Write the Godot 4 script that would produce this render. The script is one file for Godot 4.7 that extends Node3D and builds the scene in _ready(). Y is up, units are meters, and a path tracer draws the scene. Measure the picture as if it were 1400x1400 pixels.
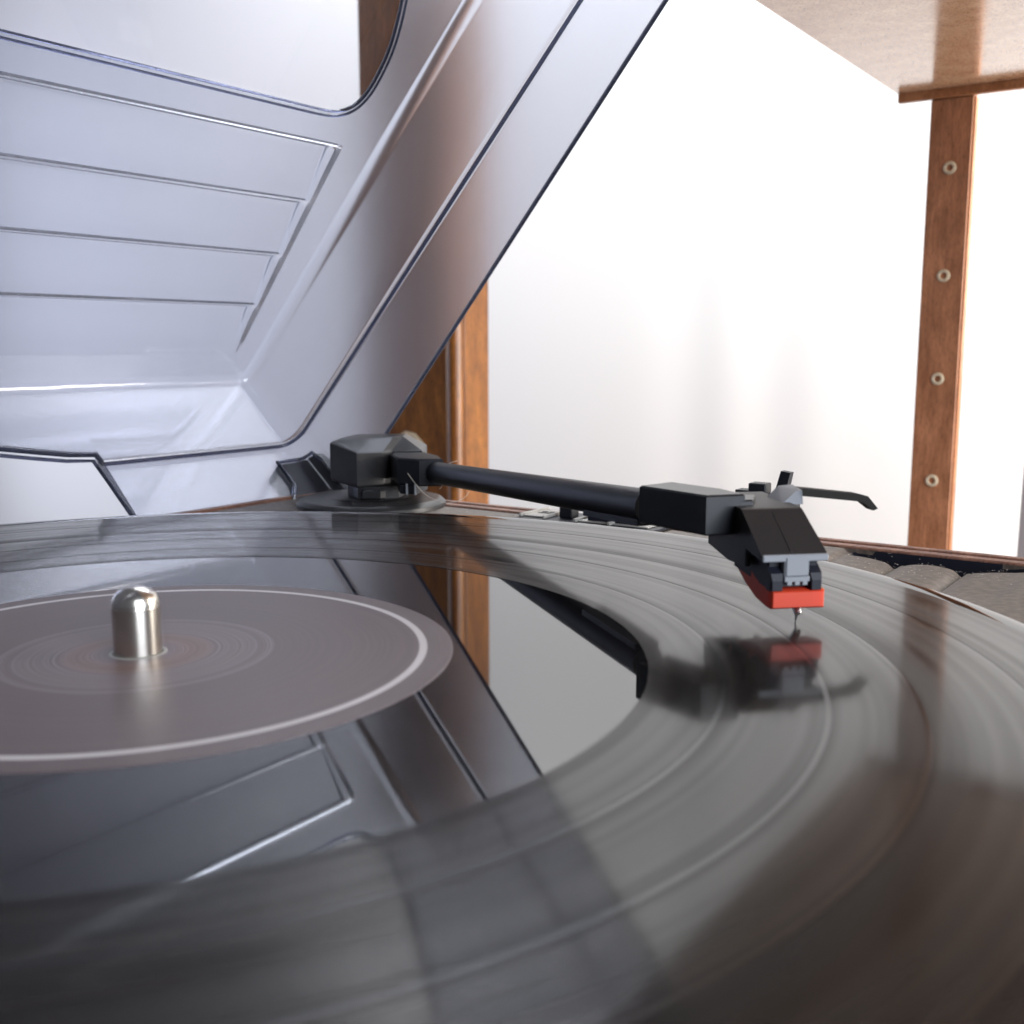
extends Node3D
# A record player seen from just above the edge of a record. Lengths in the builders are millimetres in the world's axes; things stand in the turntable's own turned frame.

const MM := 0.001
const TURN := -0.6041            # the turntable stands turned to the camera by this much
var U := Vector3(0.568, 0, -0.823)   # along the hinge edge, away from the camera
var F := Vector3(0.823, 0, 0.568)    # from the hinge edge to the front edge
const UP := Vector3.UP
var M := {}
var taken := {}


# ---------------------------------------------------------------- mesh builder
class Shape:
	var p := PackedVector3Array()
	var uv := PackedVector2Array()
	var slot := PackedInt32Array()
	var has_uv := false

	func piece(t: PackedVector3Array, mat := 0, tuv := PackedVector2Array()) -> void:
		var vol := 0.0
		var c := t[0]
		for i in range(0, t.size(), 3):
			vol += (t[i] - c).dot((t[i + 1] - c).cross(t[i + 2] - c))
		for i in range(0, t.size(), 3):
			var j := 1 if vol >= 0 else 2
			var k := 3 - j
			if (t[i + 1] - t[i]).cross(t[i + 2] - t[i]).length_squared() < 1e-12:
				continue
			p.append(t[i]); p.append(t[i + j]); p.append(t[i + k])
			if tuv.size():
				has_uv = true
				uv.append(tuv[i]); uv.append(tuv[i + j]); uv.append(tuv[i + k])
			else:
				uv.append(Vector2.ZERO); uv.append(Vector2.ZERO); uv.append(Vector2.ZERO)
			slot.append(mat)

	func mesh(inv: Transform3D, mats: Array, angle := 38.0) -> ArrayMesh:
		var n := slot.size()
		var face := PackedVector3Array()
		var near := {}
		face.resize(n)
		for i in n:
			face[i] = (p[i * 3 + 1] - p[i * 3]).cross(p[i * 3 + 2] - p[i * 3])
			for k in 3:
				var key := Vector3i((p[i * 3 + k] * 500.0).round())
				if not near.has(key):
					near[key] = PackedInt32Array()
				near[key].append(i)
		var lim := cos(deg_to_rad(angle))
		var unit := PackedVector3Array()
		unit.resize(n)
		for i in n:
			unit[i] = face[i].normalized()
		var out := ArrayMesh.new()
		for s in mats.size():
			var v := PackedVector3Array()
			var nr := PackedVector3Array()
			var u := PackedVector2Array()
			for i in n:
				if slot[i] != s:
					continue
				for k in [0, 2, 1]:
					var q: Vector3 = p[i * 3 + k]
					var sum := Vector3.ZERO
					for j in near[Vector3i((q * 500.0).round())]:
						if unit[j].dot(unit[i]) > lim:
							sum += face[j]
					v.append(inv * (q * MM))
					nr.append((inv.basis * sum).normalized())
					u.append(uv[i * 3 + k])
			if v.is_empty():
				continue
			var a := []
			a.resize(Mesh.ARRAY_MAX)
			a[Mesh.ARRAY_VERTEX] = v
			a[Mesh.ARRAY_NORMAL] = nr
			if has_uv:
				a[Mesh.ARRAY_TEX_UV] = u
			out.add_surface_from_arrays(Mesh.PRIMITIVE_TRIANGLES, a)
			out.surface_set_material(out.get_surface_count() - 1, mats[s])
		return out

	static func quad(t: PackedVector3Array, a: Vector3, b: Vector3, c: Vector3, d: Vector3) -> void:
		t.append(a); t.append(b); t.append(c); t.append(a); t.append(c); t.append(d)

	static func cap(t: PackedVector3Array, loop: PackedVector3Array, flip: bool) -> void:
		var nrm := Vector3.ZERO
		for i in loop.size():
			nrm += loop[i].cross(loop[(i + 1) % loop.size()])
		nrm = nrm.normalized()
		var ax := nrm.cross(Vector3.UP if absf(nrm.y) < 0.9 else Vector3.RIGHT).normalized()
		var ay := nrm.cross(ax)
		var flat := PackedVector2Array()
		for q in loop:
			flat.append(Vector2(q.dot(ax), q.dot(ay)))
		var ix := Geometry2D.triangulate_polygon(flat)
		for i in range(0, ix.size(), 3):
			var a := loop[ix[i]]
			var b := loop[ix[i + 1]]
			var c := loop[ix[i + 2]]
			var out := (b - a).cross(c - a).dot(nrm) > 0
			if out == flip:
				var h := b; b = c; c = h
			t.append(a); t.append(b); t.append(c)

	# closed loops of equal length joined in turn, ends capped
	func loft(loops: Array, mat := 0) -> void:
		var t := PackedVector3Array()
		var m: int = loops[0].size()
		for k in loops.size() - 1:
			for i in m:
				var j := (i + 1) % m
				quad(t, loops[k][i], loops[k][j], loops[k + 1][j], loops[k + 1][i])
		cap(t, loops[0], true)
		cap(t, loops[-1], false)
		piece(t, mat)

	static func inset(poly: PackedVector2Array, d: float) -> PackedVector2Array:
		var out := PackedVector2Array()
		var n := poly.size()
		for i in n:
			var e := (poly[i] - poly[i - 1]).normalized()
			var g := (poly[(i + 1) % n] - poly[i]).normalized()
			var ne := Vector2(-e.y, e.x)
			var ng := Vector2(-g.y, g.x)
			var b := (ne + ng)
			var l := maxf(b.length_squared() * 0.5, 0.3)
			out.append(poly[i] + b / l * d)
		return out

	# a flat outline pushed along the third axis of a frame, with chamfered ends
	func extrude(poly: PackedVector2Array, tf: Transform3D, z0: float, z1: float, bevel := 0.0, mat := 0) -> void:
		var area := 0.0
		for i in poly.size():
			area += poly[i].cross(poly[(i + 1) % poly.size()])
		if area < 0:
			poly.reverse()
		var rows := []
		if bevel > 0:
			var small := inset(poly, bevel)
			rows = [[small, z0], [poly, z0 + bevel], [poly, z1 - bevel], [small, z1]]
		else:
			rows = [[poly, z0], [poly, z1]]
		var loops := []
		for r in rows:
			var l := PackedVector3Array()
			for q in r[0]:
				l.append(tf * Vector3(q.x, q.y, r[1]))
			loops.append(l)
		loft(loops, mat)

	func box(tf: Transform3D, c: Vector3, size: Vector3, bevel := 0.0, mat := 0) -> void:
		var h := size / 2
		var b := bevel * 0.7
		var poly := PackedVector2Array([Vector2(c.x - h.x, c.y - h.y), Vector2(c.x + h.x, c.y - h.y), Vector2(c.x + h.x, c.y + h.y), Vector2(c.x - h.x, c.y + h.y)])
		if bevel > 0:
			poly = PackedVector2Array([Vector2(c.x - h.x + b, c.y - h.y), Vector2(c.x + h.x - b, c.y - h.y), Vector2(c.x + h.x, c.y - h.y + b), Vector2(c.x + h.x, c.y + h.y - b), Vector2(c.x + h.x - b, c.y + h.y), Vector2(c.x - h.x + b, c.y + h.y), Vector2(c.x - h.x, c.y + h.y - b), Vector2(c.x - h.x, c.y - h.y + b)])
		extrude(poly, tf, c.z - h.z, c.z + h.z, b, mat)

	# outline of (radius, height) turned about the frame's y axis; uv.x = radius, uv.y = turn
	func lathe(line: Array, tf: Transform3D, seg := 64, mat := 0, closed := false, uvscale := 0.0) -> void:
		var t := PackedVector3Array()
		var w := PackedVector2Array()
		var n := line.size()
		for k in (n if closed else n - 1):
			var a: Vector2 = line[k]
			var b: Vector2 = line[(k + 1) % n]
			for i in seg:
				var q := []
				var z := []
				for e in [[a, i], [b, i], [b, i + 1], [a, i + 1]]:
					var g: float = TAU * e[1] / seg
					q.append(tf * Vector3(e[0].x * cos(g), e[0].y, e[0].x * sin(g)))
					z.append(Vector2(e[0].x * uvscale, float(e[1]) / seg))
				quad(t, q[0], q[1], q[2], q[3])
				for e in [0, 1, 2, 0, 2, 3]:
					w.append(z[e])
		piece(t, mat, w if uvscale > 0 else PackedVector2Array())

	# a round bar along a path
	func tube(path: PackedVector3Array, r: float, seg := 12, mat := 0, ring := false, r_end := -1.0) -> void:
		var loops := []
		var n := path.size()
		var side := Vector3.ZERO
		for i in n:
			var d := (path[(i + 1) % n] - path[i - 1]) if ring else (path[mini(i + 1, n - 1)] - path[maxi(i - 1, 0)])
			d = d.normalized()
			if side == Vector3.ZERO:
				side = d.cross(Vector3.UP if absf(d.y) < 0.9 else Vector3.RIGHT)
			side = (side - d * side.dot(d)).normalized()
			var other := d.cross(side)
			var l := PackedVector3Array()
			var rr := r if r_end < 0 else lerpf(r, r_end, float(i) / (n - 1))
			for k in seg:
				var g := TAU * k / seg
				l.append(path[i] + (side * cos(g) + other * sin(g)) * rr)
			loops.append(l)
		if ring:
			var t := PackedVector3Array()
			for i in n:
				for k in seg:
					var k2 := (k + 1) % seg
					quad(t, loops[i][k], loops[i][k2], loops[(i + 1) % n][k2], loops[(i + 1) % n][k])
			piece(t, mat)
		else:
			loft(loops, mat)


# ---------------------------------------------------------------- things and parts
func numbered(called: String) -> String:
	taken[called] = taken.get(called, -1) + 1
	return called if taken[called] == 0 else "%s_%03d" % [called, taken[called]]


func tag(o: Node, label: String, category: String, group := "", kind := "") -> void:
	if label: o.set_meta("label", label)
	if category: o.set_meta("category", category)
	if group: o.set_meta("group", group)
	if kind: o.set_meta("kind", kind)


func thing(called: String, label: String, category: String, at: Vector3, turn := TURN) -> Node3D:
	var o := Node3D.new()
	o.name = numbered(called)
	add_child(o)
	o.position = at * MM
	o.rotation.y = turn
	tag(o, label, category)
	return o


func root_of(n: Node3D) -> Transform3D:
	var t := Transform3D.IDENTITY
	var k: Node = n
	while k != self:
		t = (k as Node3D).transform * t
		k = k.get_parent()
	return t


func obj(called: String, s: Shape, mats, parent: Node3D, angle := 38.0) -> MeshInstance3D:
	var o := MeshInstance3D.new()
	o.name = called
	parent.add_child(o, true)
	o.mesh = s.mesh(root_of(parent).affine_inverse(), mats if mats is Array else [mats], angle)
	return o


func alone(called: String, s: Shape, m, at: Vector3, turn := TURN, angle := 38.0) -> MeshInstance3D:
	var o := MeshInstance3D.new()
	o.name = numbered(called)
	add_child(o)
	o.position = at * MM
	o.rotation.y = turn
	o.mesh = s.mesh(o.transform.affine_inverse(), m if m is Array else [m], angle)
	return o


func table_frame(at := Vector3.ZERO) -> Transform3D:      # x = towards the front edge, y = up, z = towards the camera along the hinge edge
	return Transform3D(Basis(F, UP, -U), at)


func at(f: float, h: float, u: float) -> Vector3:
	return F * f + UP * h + U * u


func tbox(s: Shape, f0: float, f1: float, h0: float, h1: float, u0: float, u1: float, bevel := 0.0, mat := 0) -> void:
	s.box(table_frame(), Vector3((f0 + f1) / 2, (h0 + h1) / 2, -(u0 + u1) / 2), Vector3(f1 - f0, h1 - h0, u1 - u0), bevel, mat)


# ---------------------------------------------------------------- materials
func lin(r: float, g: float, b: float) -> Color:          # a real-world base colour
	return Color(r, g, b).linear_to_srgb()


func plain(c: Color, rough: float, metal := 0.0, spec := 0.5) -> StandardMaterial3D:
	var m := StandardMaterial3D.new()
	m.albedo_color = c
	m.roughness = rough
	m.metallic = metal
	m.metallic_specular = spec
	return m


func picture(w: int, h: int, f: Callable) -> ImageTexture:
	var im := Image.create(w, h, false, Image.FORMAT_RGB8)
	for y in h:
		for x in w:
			im.set_pixel(x, y, f.call(x, y))
	return ImageTexture.create_from_image(im)


func noise(s: int, freq: float, oct := 3) -> FastNoiseLite:
	var n := FastNoiseLite.new()
	n.seed = s
	n.noise_type = FastNoiseLite.TYPE_SIMPLEX_SMOOTH
	n.frequency = freq
	n.fractal_octaves = oct
	return n


# upright grain: long streaks, short dark pores
func wood(dark: Color, light: Color, s: int, along: float, pores: float, rough: float, metres: Vector3) -> StandardMaterial3D:
	var a := noise(s, 0.012)
	var b := noise(s + 1, 0.09, 2)
	var c := noise(s + 2, 0.11, 2)
	var tex := picture(512, 1024, func(x, y):
		var wob: float = a.get_noise_2d(x * 0.6, y * 0.25) * 16.0
		var v: float = 0.5 + 0.55 * a.get_noise_2d((x + wob) * 2.2, y * 0.5 * along) + 0.30 * b.get_noise_2d((x + wob) * 1.6, y * 0.10 * along)
		var col: Color = dark.lerp(light, clampf(v, 0, 1))
		var p: float = c.get_noise_2d(x * 6.0, y * 0.32 * along + 900.0)
		if p > 0.24:
			col = col.darkened(clampf((p - 0.24) * 2.2, 0, 0.5) * pores)
		return col)
	var m := plain(Color.WHITE, rough)
	m.albedo_texture = tex
	m.uv1_triplanar = true
	m.uv1_triplanar_sharpness = 8.0
	m.uv1_scale = metres
	return m


func make_materials() -> void:
	M.post = wood(Color(0.39, 0.225, 0.085), Color(0.58, 0.365, 0.15), 11, 1.0, 0.7, 0.30, Vector3(5, 2.2, 5))
	M.upright = wood(Color(0.55, 0.365, 0.25), Color(0.745, 0.52, 0.375), 31, 1.6, 0.35, 0.36, Vector3(7, 3.2, 7))
	M.shelf = wood(Color(0.74, 0.57, 0.44), Color(0.86, 0.71, 0.58), 51, 3.0, 0.45, 0.20, Vector3(4, 5, 4))
	M.shelf.clearcoat_enabled = true
	M.shelf.clearcoat = 0.9
	M.shelf.clearcoat_roughness = 0.14
	M.trim = wood(Color(0.36, 0.23, 0.18), Color(0.56, 0.40, 0.33), 71, 2.0, 0.5, 0.6, Vector3(6, 6, 6))
	M.wall = plain(lin(0.80, 0.80, 0.80), 0.9)
	M.curtain = plain(lin(0.82, 0.80, 0.77), 0.95)
	M.floor = plain(lin(0.20, 0.20, 0.215), 0.6)
	M.grey = plain(lin(0.30, 0.28, 0.28), 0.7)
	# black moulded plastic with a fine grain and settled dust
	var d1 := noise(5, 0.35, 2)
	var d2 := noise(6, 0.02, 3)
	var d3 := noise(7, 0.22, 1)
	var dusty := func(base: Color, dust: Color, amount: float):
		return picture(512, 512, func(x, y):
			var k: float = amount * clampf(0.45 + d2.get_noise_2d(x, y) * 0.9 + d1.get_noise_2d(x, y) * 0.6, 0, 1)
			if d3.get_noise_2d(x * 1.3, y * 1.3) > 0.60:
				k = minf(1.0, k + 0.5 * amount + 0.12)
			return base.lerp(dust, k))
	M.black = plain(lin(0.010, 0.011, 0.015), 0.42, 0.0, 0.34)
	M.black_dust = plain(Color.WHITE, 0.36, 0.0, 0.40)
	M.black_dust.albedo_texture = dusty.call(lin(0.016, 0.016, 0.018), lin(0.30, 0.26, 0.23), 0.09)
	M.deck = plain(Color.WHITE, 0.55)
	M.deck.albedo_texture = dusty.call(lin(0.045, 0.035, 0.028), lin(0.36, 0.28, 0.23), 0.36)
	for k in ["black_dust", "deck"]:
		M[k].uv1_triplanar = true
		M[k].uv1_scale = Vector3.ONE * (34.0 if k == "deck" else 22.0)
	M.lift = plain(lin(0.014, 0.012, 0.011), 0.6, 0.0, 0.25)
	M.satin_black = plain(lin(0.012, 0.013, 0.016), 0.34, 0.0, 0.42)
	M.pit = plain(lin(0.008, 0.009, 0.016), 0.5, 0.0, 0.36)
	M.shell = plain(lin(0.016, 0.015, 0.016), 0.46, 0.0, 0.36)
	M.grey_plastic = plain(lin(0.20, 0.21, 0.23), 0.5)
	M.plate = plain(lin(0.30, 0.29, 0.27), 0.5)
	M.ink = plain(lin(0.01, 0.01, 0.01), 0.6)
	M.red = plain(lin(0.55, 0.050, 0.020), 0.42, 0.0, 0.4)
	M.red.subsurf_scatter_enabled = true
	M.red.subsurf_scatter_strength = 0.15
	M.steel = plain(lin(0.60, 0.57, 0.52), 0.24, 1.0)
	M.aluminium = plain(lin(0.75, 0.75, 0.75), 0.3, 1.0)
	M.ivory = plain(lin(0.62, 0.52, 0.36), 0.45)
	M.chip = plain(lin(0.62, 0.50, 0.34), 0.8)
	M.fluff = plain(lin(0.50, 0.46, 0.42), 0.9)
	M.fibre = plain(lin(0.55, 0.50, 0.44), 0.7)
	# smoked acrylic of the lid: polished, and frosted on the outer side
	M.clear = plain(lin(0.80, 0.80, 0.84), 0.02)
	M.frost = plain(lin(0.65, 0.67, 0.755), 0.24)
	M.satin = plain(lin(0.65, 0.67, 0.755), 0.12)
	for k in [["clear", 0.02], ["frost", 0.10], ["satin", 0.04]]:
		M[k[0]].refraction_enabled = true
		M[k[0]].refraction_scale = 0.049
		M[k[0]].albedo_color.a = k[1]
		M[k[0]].transparency = BaseMaterial3D.TRANSPARENCY_ALPHA
	M.bead = plain(lin(0.10, 0.11, 0.17), 0.08)
	M.bead.refraction_enabled = true
	M.bead.refraction_scale = 0.049
	M.bead.albedo_color.a = 0.10
	M.bead.transparency = BaseMaterial3D.TRANSPARENCY_ALPHA
	# vinyl: a mirror where it is plain, grooves that spread light across their run where it is cut
	M.vinyl = plain(lin(0.006, 0.006, 0.007), 0.03, 0.0, 0.70)
	var g1 := noise(21, 0.011, 2)
	var g2 := noise(22, 0.4, 2)
	var rough := picture(2048, 4, func(x, _y):
		var v: float = clampf(0.66 + 0.50 * g1.get_noise_1d(x) + 0.02 * g2.get_noise_1d(x), 0.3, 1.0)
		return Color(v, v, v))
	var tone := picture(2048, 4, func(x, _y):
		var v: float = clampf(0.5 + 0.5 * g1.get_noise_1d(x * 1.3 + 500.0) + 0.05 * g2.get_noise_1d(x + 70.0), 0, 1)
		return lin(0.012, 0.011, 0.011).lerp(lin(0.025, 0.022, 0.020), v))
	M.gap = plain(lin(0.010, 0.010, 0.011), 0.15, 0.0, 0.46)
	M.groove = plain(Color.WHITE, 0.26, 0.0, 0.16)
	M.groove.clearcoat_enabled = true
	M.groove.clearcoat_texture = picture(2048, 4, func(x, _y):
		var r: float = x / 2048.0 * 150.0
		var v: float = 0.80 + 0.45 * g1.get_noise_1d(x * 1.7 + 900.0)
		for dark in [[117.3, 121.5, 0.45], [91.2, 93.4, 0.7], [132.8, 134.6, 0.65], [105.2, 106.6, 0.75], [79.7, 82.6, 0.6]]:
			v *= lerpf(1.0, dark[2], smoothstep(dark[0] - 0.2, dark[0] + 0.2, r) * smoothstep(dark[1] + 0.9, dark[1] - 0.6, r))
		return Color(v, v, v))
	M.groove.clearcoat = 0.50
	M.groove.clearcoat_roughness = 0.08
	M.groove.albedo_texture = tone
	M.groove.roughness_texture = rough
	M.groove.roughness_texture_channel = BaseMaterial3D.TEXTURE_CHANNEL_RED
	M.groove.anisotropy_enabled = true
	M.groove.anisotropy = 0.92
	# paper label: plum grey print with a pale ring and faint rings round the hole
	var l1 := noise(41, 0.03, 3)
	M.label = plain(Color.WHITE, 0.42)
	M.label.albedo_texture = picture(1024, 4, func(x, _y):
		var r: float = x / 1024.0 * 50.0
		var c := Color(0.375, 0.318, 0.315)
		c = c.lerp(Color(0.345, 0.298, 0.30), clampf(0.5 + l1.get_noise_1d(x * 1.5), 0, 1))
		if r < 21.0:
			c = c.lerp(Color(0.54, 0.50, 0.52), clampf(0.9 * l1.get_noise_1d(x * 4.0 + 300.0) + 0.25, 0, 1))
		c = c.lerp(Color(0.56, 0.38, 0.27), smoothstep(12.5, 10.0, r) * smoothstep(4.5, 8.0, r) * 0.22)
		c = c.lerp(Color(0.78, 0.76, 0.76), smoothstep(44.1, 44.45, r) * smoothstep(45.75, 45.4, r))
		return c)


# ---------------------------------------------------------------- the lid
var LO := Vector3(-83.0, 12.0, -416.3)
var LW := Vector3(0.823 * 0.66913, 0.74314, 0.568 * 0.66913)
var LN := Vector3(0.823 * 0.74314, -0.66913, 0.568 * 0.74314)


func lid(u: float, w: float, n: float) -> Vector3:
	return LO - U * u + LW * w + LN * n


func dust_cover() -> void:
	var t := thing("dust_cover", "smoked translucent plastic turntable lid standing open, with ribbed panel and clear window", "turntable lid", at(-290, -6, 120))
	const LEN := 350.0
	const DEEP := 285.0
	const RC := 7.0
	# outline: rear side, far corner, left side, and so on; base point and outward direction
	var base := []
	var segs := [[Vector2(RC, 0), Vector2(LEN - RC, 0), Vector2(0, -1)], [Vector2(LEN, RC), Vector2(LEN, DEEP - RC), Vector2(1, 0)], [Vector2(LEN - RC, DEEP), Vector2(RC, DEEP), Vector2(0, 1)], [Vector2(0, DEEP - RC), Vector2(0, RC), Vector2(-1, 0)]]
	var stops := [RC, 40.0, 82.5, 83.0, 92.0, 101.0, 112.0, 150.0, 200.0, 239.0, 239.5, 300.0, LEN - RC]
	for k in 4:
		var a: Vector2 = segs[k][0]
		var b: Vector2 = segs[k][1]
		if k == 0:
			for s in stops:
				base.append([Vector2(s, 0), segs[k][2], true])
		else:
			for i in 15:
				base.append([a.lerp(b, i / 14.0), segs[k][2], true])
		var n0: Vector2 = segs[k][2]
		var n1: Vector2 = segs[(k + 1) % 4][2]
		var c: Vector2 = b - n0 * RC
		for i in range(1, 6):
			var d := n0.slerp(n1, i / 6.0)
			base.append([c + d * RC, d, false])
	var cut := func(q: Vector2) -> float:
		if q.y > 1.0 or q.x < 82.9 or q.x > 239.2:
			return 99.0
		return -3.5 - 7.5 * smoothstep(82.0, 125.0, q.x) if q.x < 160.0 else -3.5 - 7.5 * smoothstep(240.0, 200.0, q.x)
	var rim := func(q: Vector2) -> float: return 30.0 - 0.034 * q.y
	# inner stages from the rim to the panel, and the same on the outside: [height, inset]; rim marked by 99
	var inner := [[99.0, -2.6], [1.6, -2.6], [1.0, -2.3], [0.6, -0.6], [0.0, 0.0], [-12.0, 0.5], [-29.0, 1.3]]
	var outer := [[99.0, -5.0], [0.4, -5.0], [-0.4, -4.7], [-1.4, -3.0], [-2.0, -2.4], [-12.0, -1.9], [-29.0, -1.1]]
	for i in range(1, 7):
		var g := PI / 2 * i / 6.0
		inner.append([-29.0 - 3.0 * sin(g), 1.3 + 3.0 * (1 - cos(g))])
		outer.append([-29.0 - 5.4 * sin(g), -1.1 + 5.4 * (1 - cos(g))])
	var rows := []
	for side in [inner, outer]:
		var set_of := []
		for st in side:
			var l := PackedVector3Array()
			for b in base:
				var q: Vector2 = b[0]
				var top: float = minf(rim.call(q), cut.call(q))
				var n := minf(st[0], top)
				var ins: float = st[1]
				if n < st[0] and st[0] < 50.0:      # cut away: slide down the wall
					for k in side.size() - 1:
						if side[k][0] >= n and side[k + 1][0] <= n:
							ins = lerpf(side[k][1], side[k + 1][1], inverse_lerp(side[k][0], side[k + 1][0], n))
				elif n < 50.0 and st[0] > 50.0 and n < 1.0:
					for k in side.size() - 1:
						if side[k][0] >= n and side[k + 1][0] <= n:
							ins = lerpf(side[k][1], side[k + 1][1], inverse_lerp(side[k][0], side[k + 1][0], n))
				q -= b[1] * ins
				l.append(lid(q.x, q.y, n))
			set_of.append(l)
		rows.append(set_of)
	var s := PackedVector3Array()
	var s2 := PackedVector3Array()
	var m := base.size()
	for i in m:
		var j := (i + 1) % m
		for k in inner.size() - 1:
			Shape.quad(s, rows[0][k][i], rows[0][k + 1][i], rows[0][k + 1][j], rows[0][k][j])
			Shape.quad(s2, rows[1][k][i], rows[1][k][j], rows[1][k + 1][j], rows[1][k + 1][i])
		Shape.quad(s, rows[1][0][i], rows[0][0][i], rows[0][0][j], rows[1][0][j])
	# panel: from the wall to a frame round the louvres and window
	var frame := [Vector2(13.9, 15.5), Vector2(LEN - 16, 15.5), Vector2(LEN - 16, 262), Vector2(30, 262), Vector2(19.6, 106.2)]
	var marks: Array = []
	for k in 4:
		var count := (stops.size() if k == 0 else 15)
		for i in count:
			var f := float(i) / (count - 1)
			if k == 0:
				f = (stops[i] - RC) / (LEN - 2 * RC)
			if k < 3:
				marks.append(frame[k].lerp(frame[k + 1], f))
			else:
				var d := DEEP - RC - f * (DEEP - 2 * RC)
				if d > 106.2:
					marks.append(frame[3].lerp(frame[4], clampf((262.0 - d) / (262 - 106.2), 0, 1)))
				else:
					marks.append(frame[4].lerp(frame[0], clampf((106.2 - d) / (106.2 - 15.5), 0, 1)))
		var corner: Vector2 = frame[(k + 1) % 4]
		for i in 5:
			marks.append(corner)
	var kk := inner.size() - 1
	for i in m:
		var j := (i + 1) % m
		var a: Vector2 = marks[i]
		var b: Vector2 = marks[j]
		Shape.quad(s, rows[0][kk][i], lid(a.x, a.y, -32), lid(b.x, b.y, -32), rows[0][kk][j])
		Shape.quad(s2, rows[1][kk][i], rows[1][kk][j], lid(b.x, b.y, -34.4), lid(a.x, a.y, -34.4))
	# the strip round the window
	var win := PackedVector2Array()
	var right := [[46.0, 116.4], [38.0, 116.4], [31.0, 116.7], [26.3, 118.4], [23.2, 121.4], [21.6, 126.0], [21.4, 132.0], [22.4, 141.0], [25.4, 150.0], [28.8, 157.5], [34.0, 170.0], [44.0, 195.0], [54.0, 220.0], [61.0, 233.0], [68.0, 239.0], [78.0, 241.0]]
	for cut_corners in 2:
		var softer := [right[0]]
		for i in right.size() - 1:
			softer.append([lerpf(right[i][0], right[i + 1][0], 0.25), lerpf(right[i][1], right[i + 1][1], 0.25)])
			softer.append([lerpf(right[i][0], right[i + 1][0], 0.75), lerpf(right[i][1], right[i + 1][1], 0.75)])
		softer.append(right[-1])
		right = softer
	for q in right:
		win.append(Vector2(q[0], q[1]))
	for k in range(right.size() - 1, -1, -1):
		win.append(Vector2(LEN - right[k][0], right[k][1]))
	win.reverse()      # the same way round as the outline
	var hull := [Vector2(19.6, 106.2), Vector2(30, 262), Vector2(LEN - 16, 262), Vector2(LEN - 16, 106.2)]
	var ring := PackedVector2Array()
	for q in win:
		# where a line from the middle through this point meets the frame
		var mid := Vector2(175, 180)
		var d := (q - mid) * 10.0
		var hit := q
		for k in 4:
			var x = Geometry2D.segment_intersects_segment(mid, mid + d, hull[k], hull[(k + 1) % 4])
			if x != null:
				hit = x
		ring.append(hit)
	# corners of the frame are taken by the nearest points
	for c in hull:
		var best := 0
		for i in ring.size():
			if ring[i].distance_to(c) < ring[best].distance_to(c):
				best = i
		ring[best] = c
	for i in win.size():
		var j := (i + 1) % win.size()
		Shape.quad(s, lid(ring[i].x, ring[i].y, -32), lid(win[i].x, win[i].y, -32), lid(win[j].x, win[j].y, -32), lid(ring[j].x, ring[j].y, -32))
		Shape.quad(s2, lid(ring[i].x, ring[i].y, -34.4), lid(ring[j].x, ring[j].y, -34.4), lid(win[j].x, win[j].y, -34.4), lid(win[i].x, win[i].y, -34.4))
	# the louvres, four shallow curved steps moulded into the sheet
	var far := LEN - 16
	const R := 18
	var prev_e := 19.6
	var prev_n := -32.0
	var prev_w := 106.2
	for k in 4:
		for i in R:
			var f := pow((i + 1.0) / R, 1.5)
			var w: float = 106.2 - 22.675 * (k + f)
			var e: float = lerpf(13.9, 19.6, (w - 15.5) / 90.7)
			var start := 0.0 if k == 0 else 1.2
			var n: float = -32.0 - lerpf(start, 3.8, smoothstep(0.0, 0.15, f)) + 2.6 * smoothstep(0.05, 1.0, f) * (1.0 if k < 3 else 1.46)
			for side in [[s, 0.0], [s2, -2.4]]:
				var o: float = side[1]
				# across the step: edge, two points down the end wall, floor, and the same at the far end
				var cut0 := []
				var cut1 := []
				for z in [[prev_e, prev_w, prev_n, cut0], [e, w, n, cut1]]:
					for v in [[0.0, 0.0], [0.7, 0.25], [2.0, 0.85], [3.0, 1.0]]:
						z[3].append(lid(z[0] + v[0] + o * 0.15, z[1], lerpf(-32.0, z[2], v[1]) + o))
					for v in [[3.0, 1.0], [0.0, 0.0]]:
						z[3].append(lid(far - v[0], z[1], lerpf(-32.0, z[2], v[1]) + o))
				for v in 5:
					if o == 0.0:
						Shape.quad(s, cut0[v], cut0[v + 1], cut1[v + 1], cut1[v])
					else:
						Shape.quad(s2, cut1[v], cut1[v + 1], cut0[v + 1], cut0[v])
			prev_e = e
			prev_n = n
			prev_w = w
	for side in [[0.0, true], [-2.4, false]]:
		var o: float = side[0]
		var q := [lid(prev_e, 15.5, prev_n + o), lid(13.9, 15.5, -32 + o), lid(far, 15.5, -32 + o), lid(far, 15.5, prev_n + o)]
		if side[1]:
			Shape.quad(s, q[3], q[2], q[1], q[0])
		else:
			Shape.quad(s2, q[0], q[1], q[2], q[3])
	var sh := Shape.new()
	# both sides share one closed skin: turn it as a whole
	var all := s.duplicate()
	all.append_array(s2)
	var vol := 0.0
	for i in range(0, all.size(), 3):
		vol += (all[i] - LO).dot((all[i + 1] - LO).cross(all[i + 2] - LO))
	for pair in [[s, 0], [s2, 1]]:
		var arr: PackedVector3Array = pair[0]
		for i in range(0, arr.size(), 3):
			if (arr[i + 1] - arr[i]).cross(arr[i + 2] - arr[i]).length_squared() < 1e-10:
				continue
			sh.p.append(arr[i])
			sh.p.append(arr[i + 1] if vol > 0 else arr[i + 2])
			sh.p.append(arr[i + 2] if vol > 0 else arr[i + 1])
			for e in 3:
				sh.uv.append(Vector2.ZERO)
			sh.slot.append(pair[1])
	obj("shell", sh, [M.satin, M.frost], t, 50.0)
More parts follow.
